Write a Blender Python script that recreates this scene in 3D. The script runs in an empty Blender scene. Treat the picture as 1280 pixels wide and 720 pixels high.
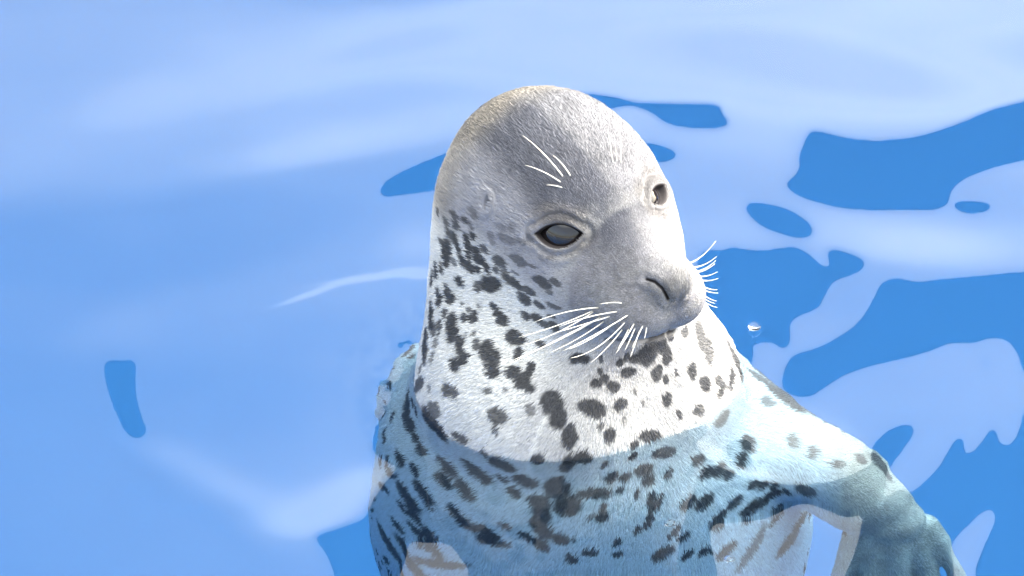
import bpy, bmesh, math
import numpy as np
from mathutils import Vector
from mathutils.bvhtree import BVHTree

# ---------------------------------------------------------------- camera, sky, sun, exposure
S = 0.00075                      # metres per unit: all shapes below are laid out in units of 0.75 mm
E = math.radians(30.0)           # the camera looks down at the water by this much
D = 8000.0
right = np.array([1.0, 0.0, 0.0])
up = np.array([0.0, math.sin(E), math.cos(E)])
look = np.array([0.0, math.cos(E), -math.sin(E)])
target = -75 * right + 105 * up
cam_pos = target - look * D

scene = bpy.context.scene
col = scene.collection
cd = bpy.data.cameras.new('camera')
cd.sensor_width = 36.0
cd.lens = 36.0 * D / 1280.0
cd.clip_start, cd.clip_end = 0.1, 500.0
cam = bpy.data.objects.new('camera', cd)
col.objects.link(cam)
cam.location = Vector(cam_pos * S)
cam.rotation_euler = (math.pi / 2 - E, 0, 0)
scene.camera = cam

SUN_EL, SUN_AZ = math.radians(33.0), math.radians(57.0)      # azimuth from +Y towards +X
CLOUD_NEAR, CLOUD_FAR = 38.0, 6.2
sun_dir = np.array([math.sin(SUN_AZ) * math.cos(SUN_EL), math.cos(SUN_AZ) * math.cos(SUN_EL), math.sin(SUN_EL)])
world = bpy.data.worlds.new('World')
scene.world = world
world.use_nodes = True
wn, wl = world.node_tree.nodes, world.node_tree.links
wn.clear()
w_out = wn.new('ShaderNodeOutputWorld')
w_bg = wn.new('ShaderNodeBackground')
w_sky = wn.new('ShaderNodeTexSky')
w_sky.sky_type = 'NISHITA'
w_sky.sun_disc = False
w_sky.sun_elevation, w_sky.sun_rotation = SUN_EL, SUN_AZ
w_sky.air_density, w_sky.dust_density, w_sky.ozone_density = 1.0, 6.0, 1.0
w_bg.inputs['Strength'].default_value = 0.15
# bright thin cloud, brightest round the sun as thin cloud is
w_tc = wn.new('ShaderNodeTexCoord')
w_dot = wn.new('ShaderNodeVectorMath'); w_dot.operation = 'DOT_PRODUCT'
w_dot.inputs[1].default_value = sun_dir
wl.new(w_tc.outputs['Generated'], w_dot.inputs[0])
w_glow = wn.new('ShaderNodeMapRange'); w_glow.interpolation_type = 'SMOOTHSTEP'
w_glow.inputs['From Min'].default_value, w_glow.inputs['From Max'].default_value = 0.40, 0.86
w_glow.inputs['To Min'].default_value, w_glow.inputs['To Max'].default_value = CLOUD_FAR, CLOUD_NEAR
wl.new(w_dot.outputs['Value'], w_glow.inputs['Value'])
w_map = wn.new('ShaderNodeMapping'); w_map.inputs['Scale'].default_value = (1.2, 1.2, 3.2)
wl.new(w_tc.outputs['Generated'], w_map.inputs['Vector'])
w_noise = wn.new('ShaderNodeTexNoise'); w_noise.inputs['Scale'].default_value = 2.6; w_noise.inputs['Detail'].default_value = 5
wl.new(w_map.outputs[0], w_noise.inputs['Vector'])
w_nr = wn.new('ShaderNodeMapRange')
w_nr.inputs['From Min'].default_value, w_nr.inputs['From Max'].default_value = 0.3, 0.7
w_nr.inputs['To Min'].default_value, w_nr.inputs['To Max'].default_value = 0.75, 1.2
wl.new(w_noise.outputs[0], w_nr.inputs['Value'])
w_mul = wn.new('ShaderNodeMath'); w_mul.operation = 'MULTIPLY'
w_sep = wn.new('ShaderNodeSeparateXYZ'); wl.new(w_tc.outputs['Generated'], w_sep.inputs[0])
w_bank = wn.new('ShaderNodeMapRange'); w_bank.interpolation_type = 'SMOOTHSTEP'      # cloud thickens with height above the haze
w_bank.inputs['From Min'].default_value, w_bank.inputs['From Max'].default_value = 0.52, 0.74
w_bank.inputs['To Min'].default_value, w_bank.inputs['To Max'].default_value = 0.24, 1.0
wl.new(w_sep.outputs['Z'], w_bank.inputs['Value'])
w_m2 = wn.new('ShaderNodeMath'); w_m2.operation = 'MULTIPLY'
wl.new(w_bank.outputs[0], w_m2.inputs[0]); wl.new(w_nr.outputs[0], w_m2.inputs[1])
wl.new(w_glow.outputs[0], w_mul.inputs[0]); wl.new(w_m2.outputs[0], w_mul.inputs[1])
w_col = wn.new('ShaderNodeVectorMath'); w_col.operation = 'SCALE'
w_col.inputs[0].default_value = (1.0, 0.975, 0.84)
wl.new(w_mul.outputs[0], w_col.inputs['Scale'])
w_add = wn.new('ShaderNodeVectorMath'); w_add.operation = 'ADD'
wl.new(w_sky.outputs[0], w_add.inputs[0]); wl.new(w_col.outputs[0], w_add.inputs[1])
wl.new(w_add.outputs[0], w_bg.inputs['Color'])
wl.new(w_bg.outputs[0], w_out.inputs['Surface'])

sl = bpy.data.lights.new('sun', 'SUN')
sl.energy, sl.angle, sl.color = 4.0, math.radians(0.6), (1.0, 0.965, 0.92)
sl.cycles.use_multiple_importance_sampling = False
sun = bpy.data.objects.new('sun', sl)
col.objects.link(sun)
sun.rotation_euler = Vector(sun_dir).to_track_quat('Z', 'Y').to_euler()

scene.view_settings.view_transform = 'Standard'
scene.view_settings.look = 'None'
scene.view_settings.exposure = 1.2
scene.view_settings.gamma = 1.0
scene.render.engine = 'CYCLES'
cy = scene.cycles
cy.use_denoising = True
cy.max_bounces, cy.diffuse_bounces, cy.transmission_bounces, cy.glossy_bounces = 10, 4, 8, 4
cy.sample_clamp_indirect = 8.0
cy.caustics_reflective = False

FLOOR_A, FLOOR_B = (0.165, 0.21, 0.265), (0.18, 0.225, 0.28)      # pool paint
ABSORB, ABSORB_D = (0.55, 0.80, 0.95), 1.9                        # the water's own tint
SKY_LO, SKY_SPAN = 1.0, 14.0                                      # degrees above the roof line that ripples mirror

# ---------------------------------------------------------------- helpers
rng = np.random.default_rng(7)

def tag(o, label=None, cat=None, group=None, kind=None):
    for k, v in (('label', label), ('category', cat), ('group', group), ('kind', kind)):
        if v: o[k] = v
    return o

def link(name, me, mat=None, parent=None):
    o = bpy.data.objects.new(name, me)
    col.objects.link(o)
    if mat: me.materials.append(mat)
    if parent: o.parent = parent
    return o

def mesh_from(name, verts, faces, smooth=True):
    me = bpy.data.meshes.new(name)
    me.from_pydata(np.asarray(verts, float).tolist(), [], [list(f) for f in faces])
    if smooth: me.shade_smooth()
    me.update()
    return me

def material(name, color=(0.5, 0.5, 0.5), rough=0.5, **kw):
    m = bpy.data.materials.new(name)
    m.use_nodes = True
    b = m.node_tree.nodes['Principled BSDF']
    b.inputs['Base Color'].default_value = (*color, 1)
    b.inputs['Roughness'].default_value = rough
    for k, v in kw.items():
        b.inputs[k.replace('_', ' ')].default_value = v
    return m, m.node_tree.nodes, m.node_tree.links, b

TABLES = {}
def lattice_noise(p, seed=0):
    """smooth value noise in -1..1 at points p (n,3), one unit per cell"""
    tab = TABLES.setdefault(seed, np.random.default_rng(1000 + seed).uniform(-1, 1, 32768).astype(np.float32))
    i = np.floor(p).astype(np.int32); f = (p - i).astype(np.float32)
    f = f * f * (3 - 2 * f)
    x0, y0, z0 = i[:, 0] & 31, (i[:, 1] & 31) << 5, (i[:, 2] & 31) << 10
    x1, y1, z1 = (x0 + 1) & 31, (y0 + 32) & 1023, (z0 + 1024) & 32767
    fx, fy, fz = f[:, 0], f[:, 1], f[:, 2]
    def row(y, z):
        a = tab[x0 + y + z]
        return a + fx * (tab[x1 + y + z] - a)
    def sheet(z):
        a = row(y0, z)
        return a + fy * (row(y1, z) - a)
    a = sheet(z0)
    return a + fz * (sheet(z1) - a)

def fbm(p, scale, seed=0, octaves=3):
    out, a = 0, 1.0
    for k in range(octaves):
        out = out + a * lattice_noise(p / scale * 2 ** k + 17.3 * k, seed + k)
        a *= 0.5
    return out / 1.75

def sstep(a, b, x):
    t = np.clip((x - a) / (b - a), 0, 1)
    return t * t * (3 - 2 * t)

# ---------------------------------------------------------------- photo pixel -> ray
def pixel_dir(px, py):
    d = look * D + (px - 640) * right + (360 - py) * up
    return d / np.linalg.norm(d)

def to_water(px, py):
    d = pixel_dir(px, py)
    return cam_pos + d * (-cam_pos[2] / d[2])

def refracted(d):
    n = np.array([0, 0, 1.0]); r = 1 / 1.333
    c = -d @ n
    return r * d + (r * c - math.sqrt(1 - r * r * (1 - c * c))) * n

# ---------------------------------------------------------------- the seal's shape (signed distance, smooth unions)
PSI = math.radians(34.0)
HF = np.array([math.sin(PSI), -math.cos(PSI), 0])      # where the snout points
HR = np.array([math.cos(PSI), math.sin(PSI), 0])       # across the head
HO = np.array([45.0, -91.0, 280.0])                    # midway between the eyes

def head(f, r, w):
    return HO + f * HF + r * HR + np.array([0, 0, w])

def ellipsoid(p, c, rad, fr=None):
    q = p - c
    if fr is not None: q = q @ fr.T
    rad = np.asarray(rad, dtype=p.dtype)
    k0 = np.sqrt(((q / rad) ** 2).sum(1)); k1 = np.sqrt(((q / (rad * rad)) ** 2).sum(1))
    return k0 * (k0 - 1) / np.maximum(k1, 1e-6)

def cone(p, a, ra, b, rb):
    ab = b - a
    t = np.clip(((p - a) @ ab) / (ab @ ab), 0, 1)
    return np.sqrt(((p - a - t[:, None] * ab) ** 2).sum(1)) - (ra + (rb - ra) * t)

def smin(a, b, k):
    h = np.maximum(k - np.abs(a - b), 0) / k
    return np.minimum(a, b) - h * h * k * 0.25

HEADFR = np.array([HF, HR, [0, 0, 1.0]])
def A(*v): return np.array(v, float)

def head_part(p):
    d = ellipsoid(p, head(-118, -10, -26), (141, 125, 129), HEADFR)               # cranium
    d = smin(d, ellipsoid(p, head(-60, 0, -22), (92, 100, 76), HEADFR), 44)      # brow
    d = smin(d, cone(p, head(0, 0, -46), 68, head(86, 0, -64), 53), 44)          # snout
    for s in (-1, 1):
        d = smin(d, ellipsoid(p, head(-14, 58 * s, -4), (30, 24, 26), HEADFR), 24)     # orbit
        d = smin(d, ellipsoid(p, head(-42, 54 * s, -84), (92, 48, 64), HEADFR), 50)    # cheek
        d = smin(d, ellipsoid(p, head(86, 31 * s, -80), (48, 37, 37), HEADFR), 20)     # whisker pad
    d = smin(d, ellipsoid(p, head(122, 0, -38), (24, 24, 20), HEADFR), 22)       # nose
    d = smin(d, ellipsoid(p, head(58, 0, -110), (48, 40, 24), HEADFR), 12)       # lower jaw
    return d

# the trunk: height, centre x, centre y, radius
TRUNK = np.array([(330, -40, 25, 12), (260, -46, 30, 92), (200, -42, 24, 124), (140, -32, 12, 144), (80, -20, 4, 160), (0, -2, 0, 189),
                  (-70, 8, 4, 212), (-140, 12, 8, 242), (-280, 20, 14, 268), (-420, 24, 20, 280), (-600, 24, 50, 275),
                  (-760, 20, 90, 245), (-920, 20, 135, 185), (-1060, 20, 180, 115), (-1150, 20, 205, 40)], float)[::-1]
TZ = np.linspace(-1300, 400, 341)
def hermite(zk, vk, z):
    m = np.gradient(vk, zk)
    i = np.clip(np.searchsorted(zk, z) - 1, 0, len(zk) - 2)
    h = zk[i + 1] - zk[i]; t = np.clip((z - zk[i]) / h, 0, 1)
    return ((2 * t**3 - 3 * t**2 + 1) * vk[i] + (t**3 - 2 * t**2 + t) * h * m[i] + (-2 * t**3 + 3 * t**2) * vk[i + 1] + (t**3 - t**2) * h * m[i + 1])
TX, TY, TR = (hermite(TRUNK[:, 0], TRUNK[:, k], TZ) for k in (1, 2, 3))

def neck_part(p):
    z = p[:, 2]
    cx, cyy, r = (np.interp(z, TZ, t) for t in (TX, TY, TR))
    d = (np.hypot(p[:, 0] - cx, p[:, 1] - cyy) - r) * 0.93
    d = np.maximum(d, np.maximum(z - 320, -1140 - z))
    d = smin(d, ellipsoid(p, A(-50, -72, 10), (112, 118, 120)), 70)              # chest front
    d = smin(d, cone(p, A(64, -26, 110), 77, A(77, 4, 0), 121), 60)              # throat under the chin
    return d

def limb_part(p):
    d = np.full(len(p), 1e3)
    m = (p[:, 0] > 60) & (p[:, 2] < -20) & (p[:, 2] > -620)
    q = p[m]
    if len(q):
        e = cone(q, A(180, 30, -150), 88, A(308, -55, -205), 64)                     # shoulder
        e = smin(e, cone(q, A(308, -55, -205), 64, A(360, -80, -262), 50), 40)       # fore limb
        e = smin(e, cone(q, A(360, -80, -262), 48, A(398, -96, -335), 44), 40)
        for i in range(5):
            b = A(362 + 19 * i, -112 + 10 * abs(i - 2), -340 - 6 * i)
            t = A(338 + 36 * i, -150 + 14 * abs(i - 1.5), -470 - 10 * (2 - abs(i - 2)))
            e = smin(e, cone(q, b, 23, t, 15), 11)
        d[m] = e
    m = (p[:, 0] < 0) & (p[:, 2] < -20) & (p[:, 2] > -620) & (p[:, 1] > 40)
    q = p[m]
    if len(q):
        e = cone(q, A(-150, 150, -190), 80, A(-195, 215, -330), 55)                  # the other fore limb, behind the body
        d[m] = smin(e, ellipsoid(q, A(-208, 235, -420), (38, 60, 100)), 40)
    m = p[:, 2] < -940
    q = p[m]
    if len(q):
        d[m] = np.minimum(ellipsoid(q, A(-55, 230, -1150), (62, 26, 120)), ellipsoid(q, A(95, 230, -1150), (62, 26, 120)))   # hind flippers
    return d

def sdf(p):
    d = neck_part(p)
    m = p[:, 2] > 30
    if m.any():
        d[m] = smin(d[m], head_part(p[m]), 50)
    return smin(d, limb_part(p), 40)

def sdf_full(p):
    out = np.empty(len(p), np.float32)
    for i in range(0, len(p), 400000):
        out[i:i + 400000] = sdf(p[i:i + 400000])
    return out

def surface_nets(lo, hi, h):
    xs, ys, zs = (np.arange(lo[i], hi[i], h) for i in range(3))
    # coarse pass: only blocks that can hold the surface are sampled finely
    V = np.full((len(xs), len(ys), len(zs)), 1e3, np.float32)
    B = 8
    bx, by, bz = np.meshgrid(np.arange(0, len(xs), B), np.arange(0, len(ys), B), np.arange(0, len(zs), B), indexing='ij')
    bi = np.stack([bx.ravel(), by.ravel(), bz.ravel()], 1)
    cen = np.asarray(lo) + (bi + B / 2) * h
    dc = sdf_full(cen)
    near = np.abs(dc) < B * h * 1.6
    for (i, j, k), dd, nr in zip(bi, dc, near):
        if not nr and dd < 0:
            V[i:i + B, j:j + B, k:k + B] = -1e3
    off = np.stack(np.meshgrid(np.arange(B), np.arange(B), np.arange(B), indexing='ij'), -1).reshape(-1, 3)
    idx = (bi[near][:, None, :] + off[None]).reshape(-1, 3)
    ok = (idx < np.array(V.shape)).all(1)
    idx = idx[ok]
    V[idx[:, 0], idx[:, 1], idx[:, 2]] = sdf_full(np.asarray(lo) + idx * float(h))
    ins = V < 0
    cells = np.zeros(tuple(n - 1 for n in V.shape), np.int8)
    for dx in (0, 1):
        for dy in (0, 1):
            for dz in (0, 1):
                cells += ins[dx:dx + cells.shape[0], dy:dy + cells.shape[1], dz:dz + cells.shape[2]]
    act = (cells > 0) & (cells < 8)
    ids = np.full(cells.shape, -1, np.int64)
    c = np.argwhere(act)
    ids[act] = np.arange(len(c))
    verts = np.asarray(lo) + (c + 0.5) * h
    quads = []
    for ax in range(3):
        a1, a2 = (ax + 1) % 3, (ax + 2) % 3
        sl0 = [slice(None)] * 3; sl1 = [slice(None)] * 3
        sl0[ax], sl1[ax] = slice(0, -1), slice(1, None)
        v0, v1 = ins[tuple(sl0)], ins[tuple(sl1)]
        e = np.argwhere(v0 != v1)
        flip = v0[tuple(e.T)]
        e1 = np.zeros(3, int); e1[a1] = 1
        e2 = np.zeros(3, int); e2[a2] = 1
        q = np.stack([ids[tuple((e - e1 - e2).T)], ids[tuple((e - e2).T)], ids[tuple(e.T)], ids[tuple((e - e1).T)]], 1)
        q[~flip] = q[~flip][:, ::-1]
        quads.append(q)
    return verts, np.concatenate(quads)

def sdf_grad(p, e=0.8):
    g = np.empty_like(p)
    for k in range(3):
        o = np.zeros(3); o[k] = e
        g[:, k] = (sdf_full(p + o) - sdf_full(p - o)) / (2 * e)
    return g

def project(p, n=2):
    for _ in range(n):
        g = sdf_grad(p)
        p = p - (sdf_full(p) / np.maximum((g * g).sum(1), 0.05))[:, None] * g
    return p

def relax(p, q):
    acc = np.zeros_like(p); cnt = np.zeros(len(p))
    for i in range(4):
        for j in (1, 3):
            np.add.at(acc, q[:, i], p[q[:, (i + j) % 4]]); np.add.at(cnt, q[:, i], 1)
    return p * 0.4 + 0.6 * acc / cnt[:, None]

def subdivide(p, q):
    e = np.sort(np.stack([q, np.roll(q, -1, 1)], 2).reshape(-1, 2), 1)
    u, inv = np.unique(e, axis=0, return_inverse=True)
    inv = inv.reshape(-1, 4)
    n = len(p)
    mid = p[u].mean(1); cen = p[q].mean(1)
    em = n + inv; ce = n + len(u) + np.arange(len(q))
    qs = [np.stack([q[:, i], em[:, i], ce, em[:, i - 1]], 1) for i in range(4)]
    return np.concatenate([p, mid, cen]), np.concatenate(qs)

H = 6.0
V, Q = surface_nets((-380, -380, -1320), (560, 420, 430), H)
V = project(V, 2)
for _ in range(3):
    V = project(relax(V, Q), 1)
V, Q = subdivide(V, Q)
V = project(V, 1)

def head_q(p):
    q = p - HO
    return np.stack([q @ HF, q @ HR, q[:, 2]], 1)

bvh0 = BVHTree.FromPolygons(V.tolist(), Q.tolist())
def hit(px, py):
    """the point of the seal that the photo shows at this pixel, through the water where it lies below it"""
    d = pixel_dir(px, py)
    loc, nor, _, _ = bvh0.ray_cast(Vector(cam_pos), Vector(d))
    if loc is not None and loc.z > -1:
        return np.array(loc), np.array(nor)
    w = to_water(px, py)
    loc, nor, _, _ = bvh0.ray_cast(Vector(w), Vector(refracted(d)))
    return (None, None) if loc is None else (np.array(loc), np.array(nor))


# === PAINT: where the fur is dark
def spot_frame(px, py, rx, ry, ang):
    """a spot of the photo laid onto the coat: centre and two half-axes in space"""
    c, n = hit(px, py)
    if c is None: return None
    ca, sa = math.cos(math.radians(ang)), math.sin(math.radians(ang))
    axes = []
    for (dx, dy), L in (((ca, sa), rx), ((-sa, ca), ry)):
        ends = []
        for s in (-1, 1):
            e, _ = hit(px + s * dx * L, py + s * dy * L)
            if e is not None and np.linalg.norm(e - c) < 5 * L: ends.append(s * (e - c))
        if not ends: return None
        axes.append(np.mean(ends, 0))
    return c, axes[0], axes[1], n

# x, y, half length, half width, angle, strength (positions read off the photograph)
SPOTS = """551 269 2 5 0 .8|573 272 5 5 0 .8|575 284 4 6 0 .9|562 282 3 6 0 .8|568 296 6 6 0 .9|556 305 2.5 5 0 .9|563 317 11 7 60 1|562 325 3 4 0 .9
576 307 9 3.5 105 1|573 330 2.5 6 0 .8|586 277 2.5 4 0 .9|596 269 6 7 0 .5|592 283 3 5 0 .6|596 296 3.5 5 0 1|590 307 9 4.5 110 1|600 315 4.5 5 0 1|609 312 4.5 5 0 .9
582 326 3.5 6 0 1|590 322 3 6 0 1|592 335 5 6 0 1|601 325 5 6 0 1|609 329 5 7 0 1|602 338 3 5 0 1|612 340 3 3 0 1|617 299 4 8 0 .5|628 328 7 6 0 .9|633 337 4 5 0 .8|623 338 4 4 0 .9
629 285 6 5 0 .35|643 285 5 6 0 .35|635 300 9 6 0 .5|653 303 9 4 0 .5|665 299 6 4 0 .5|651 327 11 5 5 .7|690 324 5 2 0 .5|667 334 4 2 0 .7|646 341 4 2 0 .7
617 356 12 10 -20 1|601 358 4 6 0 .9|580 353 5 6 0 1|556 337 2.5 7 0 1|549 339 2.5 10 0 1|543 349 2 10 0 1|644 353 14 5 20 .95|680 354 11 5 15 .9|696 353 7 5 0 .8|663 364 8 4 10 .9
563 363 3 8 0 1|568 373 6 7 0 1|554 374 4 8 0 1|551 365 2 6 0 1|543 394 10 4 110 1|561 390 3 6 0 .9|583 380 2 3 0 .8|591 386 3 3 0 .8|602 383 2 4 0 .7|585 397 5 5 0 1|597 396 7 5.5 130 1
570 404 14 6 95 1|571 417 7 10 0 1|580 430 9 6 60 1|586 446 5 9 0 1|575 453 7 8 0 1|548 410 3 8 0 .9|555 408 3 9 0 .9|587 417 2 3 0 .6|597 417 3 4 0 .9|535 430 11 4 110 1|526 448 3 8 0 .9
549 427 3 6 0 .7|545 445 3 6 0 .7|529 459 2 5 0 .7|526 478 8 8 0 .9|541 483 2 6 0 .6|620 383 5 5 0 1|625 392 5 6 0 1|630 399 9 7 45 1|643 420 8 9 0 1|653 423 6 7 0 1|651 440 8 5 120 1
600 430 5 7 0 .9|612 436 9 11 0 1|619 448 10 12 0 1|620 463 8 9 0 1|644 463 9 8 0 1|655 473 11 10 0 1|665 461 9 5 105 1|664 484 8 6 0 1|636 484 3 4 0 .7|658 373 9 5 25 .95|676 381 6 4 0 .9|694 383 7 3 0 .8
659 394 6 5 0 .95|674 397 7 5 0 .95|683 404 6 4 0 .9|696 407 6 5 0 .9|692 395 5 2 0 .8|678 428 6 5 0 .95|689 366 4 3 0 .7|565 484 7 8 0 .9|573 487 5 6 0 .9|615 486 4 4 0 .8
726 446 13 6 5 1|692 502 13 14 0 1|700 518 10 13 0 1|666 510 5 7 0 .7|714 542 9 14 0 1|740 506 17 10 10 1|747 513 10 7 0 1|775 503 9 7 -20 1|747 476 7 6 0 1|756 471 6 6 0 1|766 481 8 7 0 1
750 462 4 4 0 .9|753 447 3 4 0 .9|784 462 9 6 0 1|775 450 5 5 0 1|784 443 3 5 0 .9|794 446 8 6 0 1|809 440 12 13 0 1|819 428 9 11 0 1|828 428 5 11 0 1|840 417 4 6 0 1|832 443 5 11 0 1
820 463 10 7 110 1|830 473 3 6 0 1|842 463 2 5 0 .9|832 498 6 8 0 1|803 500 2 4 0 .7|793 487 2 4 0 .7|863 463 5 10 0 1|879 478 6.5 10 0 1|874 418 17 5.5 68 .85|884 438 15 6 68 .85|854 414 4 7 0 .9
899 420 9 3 60 .6|895 474 5 7 0 .9|752 530 4 5 0 .8|763 541 7 9 0 1|780 522 3 5 0 .5|676 570 8 5 0 1|847 516 4 5 0 1|871 510 7 7 0 .9|812 541 14 7 0 1|793 552 5 5 0 1|791 566 5 5 0 1|829 561 10 8 130 1
632 577 12 8 0 1|711 577 8 10 0 1|730 570 9 7 150 1|756 576 4 5 0 1|660 599 13 9 0 1|646 616 7 8 0 1|631 597 5 5 0 1|604 592 8 8 0 1|699 609 15 15 0 1|705 598 6 7 0 1|677 630 14 11 0 1|680 647 11 13 0 1
675 660 9 9 0 1|712 635 16 12 0 1|720 627 9 8 0 1|745 616 16 8 -25 1|684 673 10 10 0 1|704 683 10 8 0 1|678 690 9 10 0 1|661 679 8 7 0 1|756 635 4 6 0 1|755 648 8 8 0 1|741 650 4 6 0 .8|765 594 7 8 0 1
781 595 7 6 0 1|804 585 10 9 0 1|810 599 7 8 0 1|776 612 5 5 0 .9|796 616 3 8 0 1|812 625 5 11 0 1|822 627 4 9 0 1|816 638 6 6 0 1|809 657 4 11 0 1|796 669 4 7 0 1|835 590 4 7 0 1|772 686 4 6 0 1
774 704 7 4 0 1|739 702 10 5 0 1|717 712 7 7 0 1|827 704 11 10 0 1|619 689 12 6 -15 1|611 675 12 9 0 1|634 665 7 5 0 1|720 683 3 4 0 .9|563 584 8 10 0 1|558 603 9 10 0 1|600 592 9 9 0 1|594 581 5 6 0 1
584 615 9 14 0 1|532 621 7 12 0 1|511 628 7 12 0 1|505 644 3 6 0 1|518 649 4 7 0 1|521 658 5 6 0 1|539 640 3 5 0 1|520 674 4 7 0 1|498 670 4 6 0 1|531 681 5 5 0 1|544 686 7 10 0 1|574 651 7 10 0 1
584 662 9 10 0 1|473 674 2 10 0 1|471 703 3 10 0 1|488 699 5 12 0 1|515 705 10 9 0 1|552 705 20 6 -30 1|490 589 4 10 0 1|502 576 5 9 0 1|521 590 4 8 0 1|512 508 11 4 115 1|516 532 5 10 0 1|522 548 4 7 0 1
530 563 6 7 0 1|540 523 6 9 0 1|552 536 6 9 0 1|547 509 7 9 0 .8|580 544 9 6 0 .9|493 523 2 6 0 1|482 548 2 10 0 1|627 517 10 9 0 .9|624 532 3 8 0 .9|611 563 4 4 0 .8|474 545 2 8 0 1|480 610 3 9 0 1
930 552 9 12 0 1|924 573 6 8 0 1|870 572 7 8 0 1|880 590 8 9 0 1|896 584 7 12 0 1|907 592 6 9 0 1|834 592 4 7 0 1|858 631 8 10 0 1|878 631 9 11 0 1|916 634 7 8 0 1|939 607 7 8 0 1|951 608 5 9 0 1
965 608 5 9 0 1|959 628 7 10 0 1|938 642 14 8 115 1|896 654 7 9 0 1|968 648 5 5 0 1|983 619 5 6 0 1|1005 616 10 10 0 .9|840 674 5 9 0 1|852 680 5 6 0 1|857 708 6 6 0 1|939 686 6 20 0 .8|975 494 8 10 0 1|995 502 6 6 0 1
921 432 4 8 0 1|918 452 9 5 100 1|911 470 7 5 -40 1|899 486 8 5 -30 1|934 428 8 3 50 1|945 470 5 9 -40 .9|955 500 6 8 -40 .8|900 520 7 8 0 .9|985 545 7 9 0 .9|1010 560 7 7 0 .9|1040 575 8 6 0 .9|1075 570 9 5 30 .9|1098 582 8 7 0 .9|905 690 8 9 0 1|880 700 6 7 0 1|985 680 8 9 0 1|1000 650 7 7 0 1"""
frames = []
for tok in SPOTS.replace('\n', '|').split('|'):
    v = [float(t) for t in tok.split()]
    fr = spot_frame(v[0], v[1], v[2] * 1.08, v[3] * 1.08, v[4])
    if fr is not None: frames.append((*fr, v[5]))

# the coat goes on with the same kind of spots where the photo does not show it
tri = np.concatenate([Q[:, [0, 1, 2]], Q[:, [0, 2, 3]]])
def tri_normals(P, T):
    n = np.cross(P[T[:, 1]] - P[T[:, 0]], P[T[:, 2]] - P[T[:, 0]])
    a = np.linalg.norm(n, axis=1)
    return n / np.maximum(a, 1e-9)[:, None], a / 2
tn, ta = tri_normals(V, tri)
seen_c = np.array([f[0] for f in frames])
pick = rng.choice(len(tri), 900, p=ta / ta.sum())
for t in pick:
    c, n = V[tri[t]].mean(0), tn[t]
    hq = head_q(c[None])[0]
    if c[2] > 170 or (hq[0] > -60 and c[2] > 120): continue
    if c[0] > 330 or (np.linalg.norm(seen_c - c, axis=1) < 40).any(): continue
    if (n @ look < -0.25 and c[2] > -450): continue
    dn = np.cross(n, [1.0, 0.2, 0]); dn /= np.linalg.norm(dn)
    l = rng.uniform(5, 14)
    frames.append((c, dn * l * rng.uniform(.9, 1.6), np.cross(n, dn) * l * .8, n, 1.0))

def boundary():
    pts = [(545, 266), (600, 298), (640, 333), (680, 370), (715, 398), (760, 424), (800, 430), (840, 428)]
    o = np.array([head_q(hit(*p)[0][None])[0] for p in pts])
    i = np.argsort(o[:, 0])
    return o[i, 0], o[i, 2]
BF, BW = boundary()

def sunlit_edge():  # line where the painted sunlit side of the forehead begins
    pts = [(632, 122), (700, 162), (742, 205), (783, 262), (812, 312), (843, 331)]
    o = np.array([head_q(hit(*p)[0][None])[0] for p in pts])
    i = np.argsort(o[:, 0])
    return o[i, 0], o[i, 1]
MF, MR = sunlit_edge()

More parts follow.
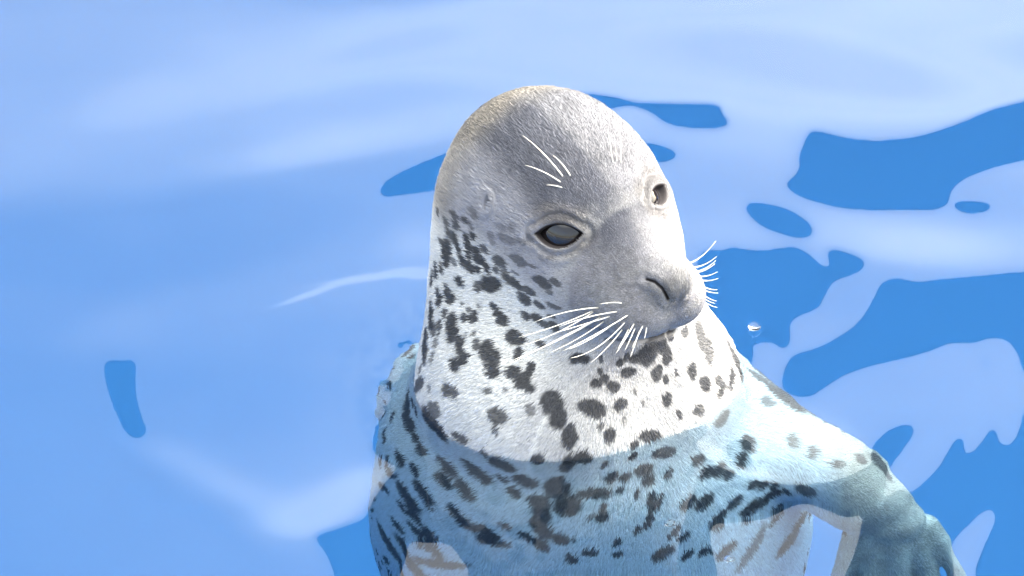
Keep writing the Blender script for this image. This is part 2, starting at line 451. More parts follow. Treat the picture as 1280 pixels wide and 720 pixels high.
def coat(P):
    """base colour of the fur at points P: white, grey over the head, dark spots"""
    q = head_q(P)
    f, r, w = q[:, 0], np.abs(q[:, 1]), q[:, 2]
    n1, n2, n3 = fbm(P, 60, 1), fbm(P, 16, 5), fbm(P, 5, 9, 2)
    wb = np.interp(f, BF, BW)
    slope = np.interp(f, BF, np.gradient(BW, BF))
    g = sstep(-34, 26, (w - wb) / np.sqrt(1 + slope ** 2) + 10 * n1 + 9 * n2)
    c = np.tile(np.array([0.84, 0.83, 0.80]), (len(P), 1))
    c *= (1 + 0.05 * n2)[:, None]
    side = np.array([0.40, 0.395, 0.43]); saddle = np.array([0.112, 0.116, 0.143]); sunlit_side = np.array([0.225, 0.225, 0.245]); muz = np.array([0.235, 0.23, 0.25]); brown = np.array([0.36, 0.32, 0.26])
    face = np.tile(side, (len(P), 1))
    sd = sstep(128, 84, r + 14 * n1 - 0.22 * np.maximum(f, 0) + 0.9 * np.maximum(20 - w, 0)) * sstep(-20, 26, w + 0.55 * np.maximum(f, 0) + 6 * n2 + 0.25 * (80 - r))
    face += sd[:, None] * (saddle - face)
    ps = sstep(-9, 9, q[:, 1] - np.interp(f, MF, MR) + 7 * n1 + 7 * n2)       # sunlight painted into the coat: paler far half of the forehead and bridge
    face += (0.8 * ps)[:, None] * (sunlit_side - face)
    mz = sstep(20, 62, f + 8 * n1) * sstep(10, -30, w)
    face += (0.85 * mz)[:, None] * (muz - face)
    bn = sstep(-110, -170, f + 14 * n1)
    face += (0.6 * bn)[:, None] * (brown - face)
    nd = np.sqrt((f - 134) ** 2 + (r * 0.9) ** 2 + (w + 40) ** 2)
    face += (0.7 * sstep(34, 16, nd + 5 * n2))[:, None] * (np.array([0.10, 0.10, 0.11]) - face)      # dark nose pad
    face *= (1 + 0.22 * n2 + 0.30 * n3 * (0.4 + mz))[:, None]
    c += g[:, None] * (face - c)
    warp = np.stack([fbm(P, 9, 21, 2), fbm(P, 9, 31, 2), fbm(P, 9, 41, 2)], 1)
    k = np.zeros(len(P))
    order = np.argsort(P[:, 0]); xs_ = P[order, 0]
    for cc, u, v, n, st in frames:
        R = max(np.linalg.norm(u), np.linalg.norm(v)) * 1.7 + 6
        i0, i1 = np.searchsorted(xs_, (cc[0] - R, cc[0] + R))
        m = order[i0:i1]
        m = m[(np.abs(P[m] - cc) < R).all(1)]
        if not len(m): continue
        d = P[m] + warp[m] * 3.4 - cc
        uu, vv = u @ u, v @ v
        e = np.sqrt((d @ u / uu) ** 2 + (d @ v / vv) ** 2)
        k[m] = np.maximum(k[m], st * sstep(1.22, 0.86, e))
    dark = np.array([0.062, 0.064, 0.072])
    limb = sstep(300, 350, P[:, 0]) * (P[:, 2] < -60)
    c += limb[:, None] * (np.array([0.62, 0.54, 0.45]) * (1 + 0.3 * n2)[:, None] - c)
    c += (0.95 * k)[:, None] * (dark * (1 + 0.3 * n3)[:, None] - c)
    for ec, ea, eb, en in EYES:                                # brownish ring round each eye
        d = P - ec
        ring = sstep(46, 24, np.sqrt((d @ ea / 1.15) ** 2 + (d @ eb) ** 2 + (0.6 * (d @ en)) ** 2) + 6 * n2)
        c += (0.42 * ring)[:, None] * (np.array([0.21, 0.19, 0.175]) * (1 + 0.25 * n3)[:, None] - c)
    wet_blue = sstep(3, -2, P[:, 2])[:, None]                       # soaked fur is darker than dry fur; blue underwater light is painted in too
    c *= 1 - wet_blue * (1 - np.array([0.52, 0.70, 0.84]))
    return np.clip(c, 0.01, 0.9)

# ---------------------------------------------------------------- eyes, nostrils, mouth, ear: finer mesh, then relief
def eye_frame(px, py, axis=None):
    c, n = hit(px, py)
    ns = [hit(px + dx, py + dy)[1] for dx in (-10, -5, 0, 4) for dy in (-10, 0, 10)]
    n = np.mean([x for x in ns if x is not None], 0); n /= np.linalg.norm(n)
    a = hit(722, 291)[0] - hit(674, 291)[0] if axis is None else axis
    a = a - (a @ n) * n; a /= np.linalg.norm(a)
    b = np.cross(n, a)
    if b[2] < 0: b = -b
    return c, a, b, n
def mirrored(v, point=False):
    q = (v - HO) if point else v
    q = q - 2 * (q @ HR) * HR
    return q + HO if point else q
ef = eye_frame(698, 293)
e2 = eye_frame(823, 243, mirrored(ef[1]))
n2 = e2[3] + mirrored(ef[3]); n2 /= np.linalg.norm(n2)
a2 = e2[1] - (e2[1] @ n2) * n2; a2 /= np.linalg.norm(a2); b2 = np.cross(n2, a2)
EYES = [ef, (e2[0], a2, b2 if b2[2] > 0 else -b2, n2)]
EW, EUP, ELO = 29.0, 12.0, 16.0
EYE_SCALE = (1.0, 0.74)

def poly_hits(pts, n=24):
    pts = np.array(pts, float)
    t = np.linspace(0, len(pts) - 1, n)
    P = [hit(np.interp(k, range(len(pts)), pts[:, 0]), np.interp(k, range(len(pts)), pts[:, 1]))[0] for k in t]
    return np.array([p for p in P if p is not None])
nostril = poly_hits([(808, 349), (818, 352), (828, 361), (836, 375)])
NOSTRILS = [nostril, np.array([mirrored(p, True) for p in nostril])]
ml = poly_hits([(842, 414), (815, 421), (785, 427), (758, 424)])
MOUTH = np.concatenate([ml, np.array([mirrored(p, True) for p in ml])])
EAR = hit(611, 254)[0]
BROW = hit(708, 228)[0]

bm = bmesh.new()
me0 = mesh_from('tmp', V, Q)
bm.from_mesh(me0); bpy.data.meshes.remove(me0)
bm.verts.ensure_lookup_table()
fine = np.zeros(len(V), bool)
for c, *_ in EYES: fine |= np.linalg.norm(V - c, axis=1) < 46
for nl in NOSTRILS: fine |= np.linalg.norm(V - nl.mean(0), axis=1) < 30
fine |= np.linalg.norm(V - EAR, axis=1) < 16
fidx = set(np.where(fine)[0].tolist())
ed = [e for e in bm.edges if e.verts[0].index in fidx and e.verts[1].index in fidx]
bmesh.ops.subdivide_edges(bm, edges=ed, cuts=3, use_grid_fill=True)
bmesh.ops.triangulate(bm, faces=[f for f in bm.faces if len(f.verts) > 4])
bm.normal_update()
V = np.array([v.co[:] for v in bm.verts]); VN = np.array([v.normal[:] for v in bm.verts])
F = [[v.index for v in f.verts] for f in bm.faces]
bm.free()

skin = np.zeros(len(V))                     # 1 where bare dark skin shows
def seg_dist(P, line):
    d = np.full(len(P), 1e3)
    for a, b in zip(line[:-1], line[1:]):
        ab = b - a
        if ab @ ab < 1e-6 or ab @ ab > 900: continue
        t = np.clip((P - a) @ ab / (ab @ ab), 0, 1)
        d = np.minimum(d, np.linalg.norm(P - a - t[:, None] * ab, axis=1))
    return d
disp = np.zeros_like(V)
def eye_local(P, fr):
    c, a, b, n = fr
    d = P - c
    return d @ a, d @ b, d @ n
def lid_margin(x, y):
    """> 0 inside the opening, < 0 outside, in units"""
    xo = np.clip(x / EW, -1, 1)
    o = 1 - xo * xo
    t = np.minimum(EUP * o - y, y + ELO * o ** 0.85)
    out = np.abs(x) >= EW
    t[out] = -np.hypot(np.abs(x[out]) - EW, y[out])
    return t
for fr, es in zip(EYES, EYE_SCALE):
    x, y, z = eye_local(V, fr)
    m = np.where((np.hypot(x, y) < 60) & (np.abs(z) < 40))[0]
    x, y = x[m], y[m]
    t = lid_margin(x / es, y / es) * es
    ins = -15 * es ** 2 * sstep(-1.0, 4, t)
    o = np.maximum(-t, 0)
    fall = sstep(60, 40, np.hypot(x, y))
    ridge = (1.5 * np.exp(-((o - 4.0) / 3.2) ** 2) * np.where(y > 0, 1.25, 0.9) - 2.0 * np.exp(-((o - 11) / 4.0) ** 2) + 1.4 * np.exp(-((o - 18) / 4.5) ** 2)) * (t < 1) * fall
    disp[m] += (ins + ridge)[:, None] * fr[3]
    skin[m] = np.maximum(skin[m], sstep(-3.2, -1.0, t))
for nl in NOSTRILS:
    d = seg_dist(V, nl)
    disp -= (5 * np.exp(-(d / 1.8) ** 2))[:, None] * VN
    disp += (1.3 * np.exp(-((d - 8) / 4.5) ** 2))[:, None] * VN
    skin = np.maximum(skin, sstep(2.4, 1.1, d))
d = seg_dist(V, MOUTH)
disp -= (4.5 * np.exp(-(d / 4.0) ** 2))[:, None] * VN
skin = np.maximum(skin, 0.8 * sstep(2.6, 1.0, d))
d = V - EAR
d = np.sqrt(d[:, 0] ** 2 + (d[:, 1] * 1.0) ** 2 + (d[:, 2] * 0.5) ** 2)
disp -= (9 * np.exp(-(d / 3.6) ** 2))[:, None] * VN
disp += (3.0 * np.exp(-((d - 8) / 3.0) ** 2))[:, None] * VN
skin = np.maximum(skin, 0.9 * sstep(5.5, 3.0, d))
V = V + disp
V += VN * (0.9 * fbm(V, 26, 60, 2) * (1 - skin))[:, None]      # slight folds and muscle under the coat

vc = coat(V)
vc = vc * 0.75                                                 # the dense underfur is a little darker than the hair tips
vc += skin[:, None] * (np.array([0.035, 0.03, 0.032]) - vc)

# ---------------------------------------------------------------- the seal's mesh object
seal_mat, n_, l_, b_ = material('seal_underfur', rough=0.75)
at = n_.new('ShaderNodeAttribute'); at.attribute_name = 'coat'
l_.new(at.outputs['Color'], b_.inputs['Base Color'])
b_.inputs['Specular IOR Level'].default_value = 0.25
nz = n_.new('ShaderNodeTexNoise'); nz.inputs['Scale'].default_value = 900
tc = n_.new('ShaderNodeTexCoord'); l_.new(tc.outputs['Object'], nz.inputs['Vector'])
bp = n_.new('ShaderNodeBump'); bp.inputs['Strength'].default_value = 0.25; bp.inputs['Distance'].default_value = 0.001
l_.new(nz.outputs[0], bp.inputs['Height']); l_.new(bp.outputs[0], b_.inputs['Normal'])

me = mesh_from('seal', V * S, F)
ca_ = me.color_attributes.new('coat', 'FLOAT_COLOR', 'POINT')
ca_.data.foreach_set('color', np.concatenate([vc, np.ones((len(vc), 1))], 1).astype(np.float32).ravel())
seal = link('seal', me, seal_mat)
tag(seal, 'spotted grey and white seal rising upright out of the blue pool water', 'seal')

# ---------------------------------------------------------------- fur
T = np.array([(f[0], f[k], f[k + 1]) for f in F for k in range(1, len(f) - 1)])
tn, ta = tri_normals(V, T)
cz = V[T].mean(1)
dens = np.where(cz[:, 2] > -40, 0.55, 0.22) * np.where(np.linalg.norm(cz - head(128, 0, -50), axis=1) < 190, 1.9, 1.0) * np.where(cz[:, 2] < -620, 0.15, 1.0)
dens *= np.where(tn @ look > 0.45, 0.5, 1.0)
wgt = ta * dens
N = int(min(wgt.sum(), 560000))
ti = rng.choice(len(T), N, p=wgt / wgt.sum())
u1, u2 = rng.random(N), rng.random(N)
fl = u1 + u2 > 1
u1[fl], u2[fl] = 1 - u1[fl], 1 - u2[fl]
tv = V[T[ti]]
P = tv[:, 0] + u1[:, None] * (tv[:, 1] - tv[:, 0]) + u2[:, None] * (tv[:, 2] - tv[:, 0])
sk = skin[T[ti]].max(1)
nrm = VN[T[ti]].mean(1); nrm /= np.linalg.norm(nrm, axis=1)[:, None]
keep = sk < 0.3
P, nrm = P[keep], nrm[keep]
N = len(P)
nose = head(128, 0, -50)
dirv = P - nose
dirv -= (dirv * nrm).sum(1)[:, None] * nrm
dirv /= np.maximum(np.linalg.norm(dirv, axis=1), 1e-6)[:, None]
side = np.cross(nrm, dirv)
ang = 0.20 * fbm(P, 16, 71, 2) + 0.11 * rng.standard_normal(N)
dirv = dirv * np.cos(ang)[:, None] + side * np.sin(ang)[:, None]
hq = head_q(P)
L = np.interp(np.linalg.norm(P - nose, axis=1), [20, 120, 220, 320], [2.4, 3.4, 6.5, 12.5]) * rng.uniform(0.7, 1.2, N)
L[P[:, 0] > 330] *= 0.5
lift = rng.uniform(0.07, 0.19, N) + 0.08 * fbm(P, 10, 81, 2)
pts = np.stack([P - nrm * 0.5,
                P + dirv * (L * 0.35)[:, None] + nrm * (L * lift * 0.6)[:, None],
                P + dirv * (L * 0.70)[:, None] + nrm * (L * lift * 0.95)[:, None],
                P + dirv * L[:, None] + nrm * (L * lift)[:, None]], 1) * S
hair = bpy.data.hair_curves.new('fur')
hair.add_curves([4] * N)
hair.position_data.foreach_set('vector', pts.astype(np.float32).ravel())
ra = hair.attributes.get('radius') or hair.attributes.new('radius', 'FLOAT', 'POINT')
rad = np.tile(np.array([0.42, 0.40, 0.30, 0.08]), (N, 1)) * rng.uniform(0.8, 1.25, (N, 1)) * np.interp(L, [2, 8], [0.62, 1.0])[:, None] * S
ra.data.foreach_set('value', rad.astype(np.float32).ravel())
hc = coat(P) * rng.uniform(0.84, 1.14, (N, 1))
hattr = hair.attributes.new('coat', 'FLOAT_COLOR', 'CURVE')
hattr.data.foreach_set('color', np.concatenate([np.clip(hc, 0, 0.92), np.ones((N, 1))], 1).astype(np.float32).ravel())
fur_mat, n_, l_, b_ = material('seal_fur', rough=0.5)
at = n_.new('ShaderNodeAttribute'); at.attribute_name = 'coat'
l_.new(at.outputs['Color'], b_.inputs['Base Color'])
b_.inputs['Specular IOR Level'].default_value = 0.18
fur = link('fur', hair, fur_mat, seal)
fur['kind'] = 'stuff'

# ---------------------------------------------------------------- eyes
eye_mat, n_, l_, b_ = material('seal_eye', (0.012, 0.009, 0.010), 0.04, Coat_Weight=1.0)
b_.inputs['Coat Roughness'].default_value = 0.02
def sphere_mesh(name, r, seg=40, ring=24):
    b = bmesh.new(); bmesh.ops.create_uvsphere(b, u_segments=seg, v_segments=ring, radius=r)
    m = bpy.data.meshes.new(name); b.to_mesh(m); b.free(); m.shade_smooth(); return m
em = sphere_mesh('eye', 38 * S)
em.materials.append(eye_mat)
for (c, a, b, n), es in zip(EYES, EYE_SCALE):
    o = bpy.data.objects.new('eye', em); col.objects.link(o); o.parent = seal
    o.location = Vector((c - n * (38 * es + 2.0 * es)) * S); o.scale = (es,) * 3

# ---------------------------------------------------------------- whiskers
wh_mat, n_, l_, b_ = material('whisker', (0.86, 0.82, 0.74), 0.35)
b_.inputs['Subsurface Weight'].default_value = 0.0
bvh = BVHTree.FromPolygons(V.tolist(), F)
def tube(name, pts, r0, r1, mat, parent):
    pts = np.array(pts); n = len(pts); vs, fs = [], []
    k = 6
    for i, p in enumerate(pts):
        t = pts[min(i + 1, n - 1)] - pts[max(i - 1, 0)]; t /= np.linalg.norm(t)
        a = np.cross(t, [0.3, 0.2, 0.93]); a /= np.linalg.norm(a); b = np.cross(t, a)
        r = r0 + (r1 - r0) * (i / (n - 1)) ** 1.3
        vs += [p + r * (math.cos(q) * a + math.sin(q) * b) for q in np.arange(k) * 2 * math.pi / k]
    for i in range(n - 1):
        for j in range(k):
            fs.append((i * k + j, i * k + (j + 1) % k, (i + 1) * k + (j + 1) % k, (i + 1) * k + j))
    fs += [tuple(range(k))[::-1], tuple(range((n - 1) * k, n * k))]
    return link(name, mesh_from(name, np.array(vs) * S, fs), mat, parent)
def whisker(base, tip, sag=0.06, out=0.5, r=0.9):
    """from a photo pixel on the coat to the pixel of its tip; it leans out from the skin by `out` of its length"""
    c, n = hit(*base)
    if c is None: return
    d = (tip[0] - base[0]) * right + (base[1] - tip[1]) * up
    Lw = np.linalg.norm(d)
    toward = n - (n @ right) * right - (n @ up) * up           # only the depth changes with the lean
    end = c + d - look * Lw * out
    bend = np.array([0, 0, -1.0]) * Lw * sag
    ts = np.linspace(0, 1, 11)
    tube('whisker', [c - n * 1.5 + (end - c) * t + bend * (4 * t * (1 - t)) for t in ts], r, 0.22, wh_mat, seal)
for b_px, t_px, sg, ou in [((748, 385), (670, 402), -.05, .35), ((741, 389), (650, 421), .03, .4), ((742, 390), (658, 430), .05, .45), ((751, 397), (636, 455), .0, .5), ((749, 398), (642, 449), .03, .6),
                           ((771, 390), (700, 408), -.04, .4), ((785, 394), (706, 437), .02, .5), ((768, 404), (712, 436), .05, .5), ((781, 403), (715, 446), .12, .6), ((778, 412), (738, 453), .06, .6),
                           ((793, 404), (770, 441), .03, .6), ((786, 411), (772, 436), .03, .5), ((794, 410), (781, 438), .03, .5), ((804, 407), (790, 435), .02, .5), ((809, 409), (806, 424), .02, .4),
                           ((760, 379), (757, 380), 0, .2), ((777, 379), (750, 380), -.05, .3), ((800, 413), (788, 446), .02, .6), ((762, 396), (694, 416), .0, .45), ((755, 402), (688, 440), .04, .5)]:
    whisker(b_px, t_px, sg, ou)
for b_px, t_px, sg, ou, rr in [((705, 222), (655, 171), -.06, .25, 1.1), ((703, 229), (658, 207), -.06, .25, 1.0), ((714, 221), (692, 195), -.10, .25, 1.0), ((705, 235), (684, 231), -.05, .2, .9),
                               ((767, 205), (760, 162), -.04, .2, .8), ((777, 205), (776, 168), -.03, .2, .8), ((772, 203), (770, 180), .03, .2, .7)]:
    whisker(b_px, t_px, sg, ou, rr)
# the far whisker pad: roots on its outer edge
for i, (f, w, tx, ty) in enumerate([(70, -58, 894, 302), (74, -62, 895, 321), (78, -68, 893, 330), (80, -72, 896, 340), (82, -76, 897, 348), (84, -80, 896, 362), (84, -84, 897, 366), (86, -88, 895, 376), (86, -92, 893, 379), (88, -96, 896, 384), (80, -66, 894, 326)]):
    loc, nor, _, _ = bvh.find_nearest(Vector(head(f, 75, w)))
    c = np.array(loc)
    q = c - cam_pos
    dep = q @ look
    px, py = 640 + (q @ right) / dep * D, 360 - (q @ up) / dep * D
    end = c + (tx - px) * right + (py - ty) * up
    Lw = np.linalg.norm(end - c)
    tube('whisker', [c + (end - c) * t + np.array([0, 0, -1.0]) * Lw * 0.12 * 4 * t * (1 - t) for t in np.linspace(0, 1, 9)], 1.0, 0.3, wh_mat, seal)

# === WATER
# ---------------------------------------------------------------- pool, deck, building behind
def box(name, lo, hi, mat, parent=None):
    (x0, y0, z0), (x1, y1, z1) = lo, hi
    v = [(x, y, z) for x in (x0, x1) for y in (y0, y1) for z in (z0, z1)]
    f = [(0, 1, 3, 2), (4, 6, 7, 5), (0, 4, 5, 1), (2, 3, 7, 6), (0, 2, 6, 4), (1, 5, 7, 3)]
    return link(name, mesh_from(name, v, f, False), mat, parent)

PX, PY0, PY1, DEPTH = 4.0, -3.4, 4.2, 1.2
floor_mat, n_, l_, b_ = material('pool_paint', (0.03, 0.24, 0.72), 0.6)
tc = n_.new('ShaderNodeTexCoord'); nz = n_.new('ShaderNodeTexNoise'); nz.inputs['Scale'].default_value = 1.3; nz.inputs['Detail'].default_value = 4
l_.new(tc.outputs['Object'], nz.inputs['Vector'])
rp = n_.new('ShaderNodeValToRGB')
rp.color_ramp.elements[0].position, rp.color_ramp.elements[1].position = 0.3, 0.75
rp.color_ramp.elements[0].color = (*FLOOR_A, 1); rp.color_ramp.elements[1].color = (*FLOOR_B, 1)
l_.new(nz.outputs[0], rp.inputs[0]); l_.new(rp.outputs[0], b_.inputs['Base Color'])
deck_mat, n_, l_, b_ = material('deck_concrete', (0.42, 0.41, 0.39), 0.85)
tc = n_.new('ShaderNodeTexCoord'); nz = n_.new('ShaderNodeTexNoise'); nz.inputs['Scale'].default_value = 3; nz.inputs['Detail'].default_value = 8
l_.new(tc.outputs['Object'], nz.inputs['Vector'])
rp = n_.new('ShaderNodeValToRGB')
rp.color_ramp.elements[0].color = (0.33, 0.32, 0.30, 1); rp.color_ramp.elements[1].color = (0.48, 0.47, 0.45, 1)
l_.new(nz.outputs[0], rp.inputs[0]); l_.new(rp.outputs[0], b_.inputs['Base Color'])

tag(box('pool_floor', (-PX - .3, PY0 - .3, -DEPTH - .2), (PX + .3, PY1 + .3, -DEPTH), floor_mat), kind='structure')
for lo, hi in (((-PX - .3, PY0 - .3, -DEPTH + .001), (-PX, PY1 + .3, 0.2)), ((PX, PY0 - .3, -DEPTH + .001), (PX + .3, PY1 + .3, 0.2)),
               ((-PX + .001, PY0 - .3, -DEPTH + .001), (PX - .001, PY0, 0.2)), ((-PX + .001, PY1, -DEPTH + .001), (PX - .001, PY1 + .3, 0.2))):
    tag(box('pool_wall', lo, hi, floor_mat), kind='structure')
for lo, hi in (((-40, PY1 - .02, 0.2), (40, 60, 0.3)), ((-40, -60, 0.2), (40, PY0 + .02, 0.3)), ((-40, PY0 + .021, 0.2), (-PX + .02, PY1 - .021, 0.3)), ((PX - .02, PY0 + .021, 0.2), (40, PY1 - .021, 0.3))):
    tag(box('deck', lo, hi, deck_mat), kind='structure')

WALL_Y, WALL_H = 7.0, 4.0
hall_mat, n_, l_, b_ = material('dark_cladding', (0.030, 0.036, 0.045), 0.7)
roof_mat, n_, l_, b_ = material('roof_metal', (0.04, 0.042, 0.045), 0.5)
hall = bpy.data.objects.new('pool_hall', None); col.objects.link(hall); hall.location = (0, WALL_Y + 3, 0.3)
tag(hall, 'dark clad building beyond the pool, mirrored as deep blue gaps in the water', 'building')
def hall_box(name, lo, hi, mat):
    return box(name, tuple(np.subtract(lo, (0, WALL_Y + 3, 0.3))), tuple(np.subtract(hi, (0, WALL_Y + 3, 0.3))), mat, hall)
hall_box('wall', (-15, WALL_Y, 0.3), (15, WALL_Y + 6, WALL_H - .25), hall_mat)
hall_box('roof', (-15.3, WALL_Y - .3, WALL_H - .249), (15.3, WALL_Y + 6.3, WALL_H), roof_mat)

# ---------------------------------------------------------------- water: a rippled sheet on a closed body of water
# Each patch leans a little towards the sky or towards the building: outlines as the photograph shows them, on the water plane.
DARK = """472 245,478 224,508 206,545 190,600 170,600 225,545 237,505 242
715 110,770 116,800 125,860 122,902 124,900 135,913 146,905 156,862 157,834 152,812 134,790 128,770 130,740 140,700 140
800 172,830 178,851 190,835 199,812 202,795 190
1012 153,1030 155,1060 163,1100 166,1150 161,1200 145,1240 128,1280 120,1340 105,1340 185,1280 200,1240 208,1200 224,1187 240,1186 254,1170 264,1120 262,1060 262,1010 247,988 235,980 224,1000 210,998 190,1004 175
1187 254,1200 250,1225 250,1244 254,1236 262,1215 267,1200 264
930 250,945 247,975 252,1003 266,1021 287,1003 295,975 288,950 278,936 264
868 306,905 308,912 301,940 307,965 306,990 302,1005 307,1020 320,1035 332,1040 327,1030 305,1055 308,1080 318,1083 327,1070 338,1042 347,1033 362,1024 384,1008 390,990 398,985 408,990 425,980 440,965 425,940 432,905 430,880 380
1102 345,1122 340,1145 346,1180 341,1240 336,1280 332,1340 330,1340 480,1281 475,1272 438,1255 422,1232 424,1215 432,1190 428,1165 440,1130 450,1085 460,1055 470,1020 494,1008 500,985 495,974 480,988 442,1012 437,1040 424,1070 405,1090 375
1226 447,1233 446,1236 460,1230 464
1112 532,1138 527,1146 532,1138 548,1118 575,1108 590,1095 585,1085 560
1340 480,1282 500,1276 530,1266 552,1254 556,1247 548,1245 530,1238 532,1226 552,1212 566,1204 566,1206 545,1198 540,1186 560,1170 588,1150 606,1136 618,1120 606,1100 640,1150 720,1190 750,1186 690,1205 668,1232 640,1245 642,1243 660,1225 700,1212 750,1340 750
128 445,150 448,172 445,168 480,174 515,188 545,162 552,142 510,132 475
388 672,420 662,458 648,470 640,520 620,500 760,425 760,412 700
545 560,640 575,720 572,790 556,848 515,858 540,862 552,905 585,950 600,1000 605,1050 598,1080 582,1100 575,1112 600,1090 640,1060 655,1030 640,1000 630,960 655,920 660,885 660,890 700,905 760,640 760,615 720,580 678,545 690,500 680,450 760,420 760,470 600
1080 640,1100 622,1130 618,1165 640,1188 690,1195 760,1040 760,1070 700
904 398,918 402,934 424,944 444,934 462,920 478,896 498,870 508,840 520,850 490,890 440
462 560,474 525,494 478,516 436,545 420,570 560,510 585,480 578
905 548,930 545,945 550,935 560,945 580,925 583,910 570""".split('\n')
GLOSS = [  # soft brighter or duller stretches of the pale reflection: x, y, half length, half width, angle, amount
    (480, 60, 260, 26, -14, .55), (260, 110, 260, 40, -10, .25), (420, 175, 170, 24, -12, .45), (760, 90, 330, 40, 6, .5), (1100, 95, 260, 45, 8, .75), (900, 50, 260, 40, 5, .45),
    (1160, 20, 200, 40, 0, .5), (250, 270, 300, 60, -8, -.35), (140, 330, 200, 60, 0, -.25), (60, 560, 160, 140, 0, -.4), (330, 480, 170, 70, -20, -.25), (140, 410, 90, 40, -20, .2),
    (400, 640, 70, 26, -18, .6), (250, 590, 160, 22, 25, .3), (200, 690, 120, 60, 0, -.45), (460, 600, 50, 16, -20, .35), (495, 500, 40, 60, 0, -.3), (560, 0, 300, 20, 0, -.2), (520, 300, 50, 30, 0, .2),
    (1150, 300, 130, 26, 5, .45), (900, 240, 120, 40, 0, -.1), (1060, 360, 60, 50, 0, -.2), (1180, 480, 130, 60, -10, -.1), (985, 540, 80, 30, 14, .3), (1050, 560, 60, 24, 25, .25), (885, 560, 30, 10, 25, .8), (940, 590, 40, 8, 10, .8), (990, 680, 70, 40, 0, -.2), (1080, 610, 40, 20, -40, .3),
    (395, 362, 42, 2.6, -20, .9), (462, 344, 48, 3.0, -9, 1.0), (520, 339, 26, 4.5, 2, 1.0), (560, 200, 40, 20, 0, .1)]
xmin, xmax = to_water(0, 0)[0] - 60, to_water(1280, 0)[0] + 60
ymin, ymax = to_water(640, 720)[1] - 60, to_water(640, 0)[1] + 80
gx = np.arange(xmin, xmax, 2.0); gy = np.arange(ymin, ymax, 4.0)
GX, GY = np.meshgrid(gx, gy, indexing='ij')
def on_water(txt):
    return np.array([to_water(*map(float, t.split()))[:2] for t in txt.split(',')])
def smooth_closed(p, it=2):
    for _ in range(it):
        a, b = p * .75 + np.roll(p, -1, 0) * .25, p * .25 + np.roll(p, -1, 0) * .75
        p = np.stack([a, b], 1).reshape(-1, 2)
    return p
dark = np.zeros(GX.shape, bool)
for t in DARK:
    p = smooth_closed(on_water(t))
    i0, i1 = np.searchsorted(gx, p[:, 0].min()), np.searchsorted(gx, p[:, 0].max())
    j0, j1 = np.searchsorted(gy, p[:, 1].min()), np.searchsorted(gy, p[:, 1].max())
    X, Y = GX[i0:i1, j0:j1], GY[i0:i1, j0:j1]
    ins = np.zeros(X.shape, bool)
    for a, b in zip(p, np.roll(p, -1, 0)):
        if a[1] == b[1]: continue
        ins ^= ((a[1] > Y) != (b[1] > Y)) & (X < (b[0] - a[0]) * (Y - a[1]) / (b[1] - a[1]) + a[0])
    dark[i0:i1, j0:j1] |= ins
def blur(a, sx, sy):
    for ax, s in ((0, sx), (1, sy)):
        k = int(3 * s) + 1
        w = np.exp(-0.5 * (np.arange(-k, k + 1) / s) ** 2); w /= w.sum()
        pad = [(k, k) if i == ax else (0, 0) for i in (0, 1)]
        b = np.pad(a, pad, mode='edge'); n = a.shape[ax]
        a = sum(w[i] * (b[i:i + n] if ax == 0 else b[:, i:i + n]) for i in range(2 * k + 1))
    return a
pale = 1 - blur(dark.astype(np.float32), 2.2, 2.2)
soft = 1 - blur(dark.astype(np.float32), 9, 9)
gl = np.zeros(GX.shape)
for x, y, a, b, an, amt in GLOSS:
    c = to_water(x, y)[:2]
    ca, sa = math.cos(math.radians(an)), math.sin(math.radians(an))
    # half axes carried from the picture to the water plane
    dx, dy = GX - c[0], -(GY - c[1]) * math.sin(E)
    gl += amt * np.exp(-((dx * ca + dy * sa) / a) ** 2 - ((-dx * sa + dy * ca) / b) ** 2)
wob = fbm(np.stack([GX.ravel() / 160, GY.ravel() / 90, np.zeros(GX.size)], 1), 1.0, 101, 3).reshape(GX.shape)
wob2 = fbm(np.stack([GX.ravel() / 420 + GY.ravel() / 900, GY.ravel() / 110, np.zeros(GX.size)], 1), 1.0, 111, 2).reshape(GX.shape)
lift_deg = np.where(pale > 0.5, SKY_LO + SKY_SPAN * np.clip(0.30 + gl + 0.07 * wob + 0.16 * wob2, 0, 1.2) * sstep(.5, 1.0, pale) * (0.35 + .65 * soft), -7.0 * sstep(.5, 0, pale) - 0.5)
view_el = np.arctan2(cam_pos[2], np.hypot(GX - cam_pos[0], GY - cam_pos[1]))
wall_el = np.arctan2(WALL_H / S, (WALL_Y - .3) / S - GY)
tilt = 0.5 * (wall_el + np.radians(lift_deg) - view_el)
SY = np.tan(tilt)
# height that goes with those slopes (least squares, periodic), kept to real ripple heights
kx = np.fft.fftfreq(len(gx), 2.0)[:, None] * 2 * np.pi; ky = np.fft.fftfreq(len(gy), 4.0)[None] * 2 * np.pi
Hh = np.fft.fft2(SY - SY.mean())
HT = np.real(np.fft.ifft2(np.conj(1j * ky) * Hh / (ky ** 2 + 0.6 * kx ** 2 + 2e-5)))

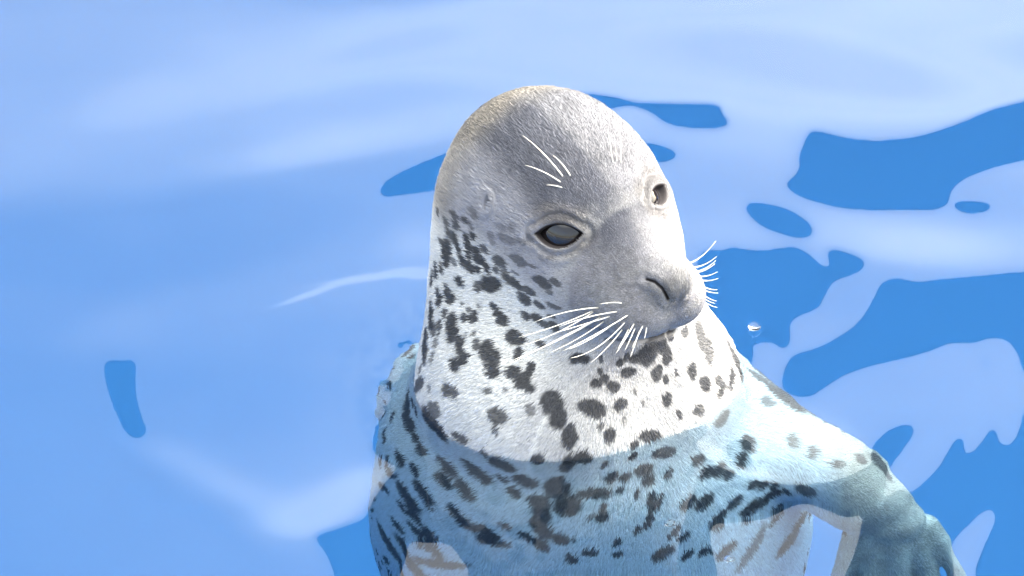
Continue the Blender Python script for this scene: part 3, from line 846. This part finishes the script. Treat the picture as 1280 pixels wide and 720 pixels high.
def axis(lo, hi, a, b, step):
    mid = np.arange(a, b, step)
    def out(start, end, s):
        v = []; x = start
        while abs(x - end) > 1e-3:
            s *= 1.25; x = min(x + s, end) if end > start else max(x - s, end); v.append(x)
        return v
    return np.array(out(a, lo, step)[::-1] + list(mid) + out(mid[-1], hi, step))
ax_ = axis((-PX - .02) / S, (PX + .02) / S, xmin + 10, xmax - 10, 3.0)
ay_ = axis((PY0 - .02) / S, (PY1 + .02) / S, ymin + 10, ymax - 10, 4.5)
WX, WY = np.meshgrid(ax_, ay_, indexing='ij')
def sample(a):
    fx = np.clip((WX - gx[0]) / 2.0, 0, len(gx) - 1.001); fy = np.clip((WY - gy[0]) / 4.0, 0, len(gy) - 1.001)
    i, j = fx.astype(int), fy.astype(int); u, v = fx - i, fy - j
    return (a[i, j] * (1 - u) + a[i + 1, j] * u) * (1 - v) + (a[i, j + 1] * (1 - u) + a[i + 1, j + 1] * u) * v
core = sstep(0, 60, np.minimum(np.minimum(WX - xmin, xmax - WX), np.minimum(WY - ymin, ymax - WY)))
flat = np.stack([WX.ravel(), WY.ravel(), np.zeros(WX.size)], 1)
far_sy = 0.07 * fbm(flat / np.array([260, 120, 1.0]), 1.0, 131, 3).reshape(WX.shape)
sy = sample(SY) * core + far_sy * (1 - core)
sx = 0.022 * fbm(flat / np.array([120, 150, 1.0]), 1.0, 141, 3).reshape(WX.shape)
hz = sample(HT) * core
# where the water touches the seal: a small meniscus and fine shivering ripples
near = (np.abs(WX) < 420) & (np.abs(WY) < 420)
dist = np.full(WX.shape, 500.0)
dist[near] = sdf_full(flat.reshape(*WX.shape, 3)[near])
men = 3.0 * np.exp(-np.maximum(dist, 0) / 7.0)
hz = hz + men
g0, g1 = np.gradient(dist, ax_, ay_)
dm = np.where(dist > 0, -men / 7.0, 0)
sx += np.clip(dm * g0, -.5, .5) * .8; sy += np.clip(dm * g1, -.5, .5) * .8
shiver = sstep(130, 10, dist) * (dist > 0) * sstep(-60, -170, WX)
sx += 0.06 * shiver * fbm(flat / np.array([7, 20, 1.0]), 1.0, 151, 2).reshape(WX.shape)
sy += 0.05 * shiver * fbm(flat / np.array([9, 16, 1.0]), 1.0, 161, 2).reshape(WX.shape)
nx, ny = WX.shape
top = np.stack([WX, WY, hz], -1).reshape(-1, 3)
ii = np.arange(nx * ny).reshape(nx, ny)
wf = np.stack([ii[:-1, :-1], ii[1:, :-1], ii[1:, 1:], ii[:-1, 1:]], -1).reshape(-1, 4).tolist()
ring = np.concatenate([ii[:, 0], ii[-1, 1:], ii[-2::-1, -1], ii[0, -2:0:-1]])
nt, nr = len(top), len(ring)
skirt = top[ring].copy(); low = skirt.copy(); low[:, 2] = (-DEPTH - .05) / S
wf += [(nt + (k + 1) % nr, nt + k, nt + nr + k, nt + nr + (k + 1) % nr) for k in range(nr)]
wf.append(list(range(nt + 2 * nr - 1, nt + nr - 1, -1)))
wv = np.concatenate([top, skirt, low])
water_mat = bpy.data.materials.new('water'); water_mat.use_nodes = True
n_, l_ = water_mat.node_tree.nodes, water_mat.node_tree.links
n_.clear()
wo = n_.new('ShaderNodeOutputMaterial'); gb = n_.new('ShaderNodeBsdfGlass'); va = n_.new('ShaderNodeVolumeAbsorption')
gb.inputs['IOR'].default_value = 1.333; gb.inputs['Roughness'].default_value = 0.0
va.inputs['Color'].default_value = (*ABSORB, 1); va.inputs['Density'].default_value = ABSORB_D
l_.new(gb.outputs[0], wo.inputs['Surface']); l_.new(va.outputs[0], wo.inputs['Volume'])
wme = mesh_from('water', wv * S, wf)
wnrm = np.zeros((len(wv), 3))
wnrm[:nt] = np.stack([-sx.ravel(), -sy.ravel(), np.ones(nt)], 1)
wnrm[:nt] /= np.linalg.norm(wnrm[:nt], axis=1)[:, None]
wme.normals_split_custom_set_from_vertices(wnrm.tolist())
water = link('water', wme, water_mat)
tag(water, kind='structure')

# ---------------------------------------------------------------- bubbles afloat by the seal
bub_mat, n_, l_, b_ = material('bubble_film', (1, 1, 1), 0.0, Transmission_Weight=1.0, IOR=1.2)
for px, py, r, lab in [(943, 410, 8, 'largest air bubble, floating on dark blue water just past the seal\'s neck'),
                       (838, 657, 8, 'air bubble floating alone over the spotted chest of the seal'),
                       (912, 704, 7, 'air bubble over the seal\'s lower chest, at the edge of a pale reflection'),
                       (897, 500, 6, 'paler of two touching bubbles at the waterline of the seal\'s neck'),
                       (877, 506, 8, 'darker of two touching bubbles at the waterline of the seal\'s neck')]:
    p = to_water(px, py)
    b = bmesh.new(); bmesh.ops.create_uvsphere(b, u_segments=24, v_segments=16, radius=r * S)
    for v in b.verts: v.co.z = v.co.z * (0.75 if v.co.z > 0 else 0.3)
    m = bpy.data.meshes.new('bubble'); b.to_mesh(m); b.free(); m.shade_smooth()
    o = link('bubble', m, bub_mat)
    o.location = Vector((p[0] * S, p[1] * S, 1.5 * S))
    tag(o, lab, 'bubble', 'air bubbles afloat beside the seal')
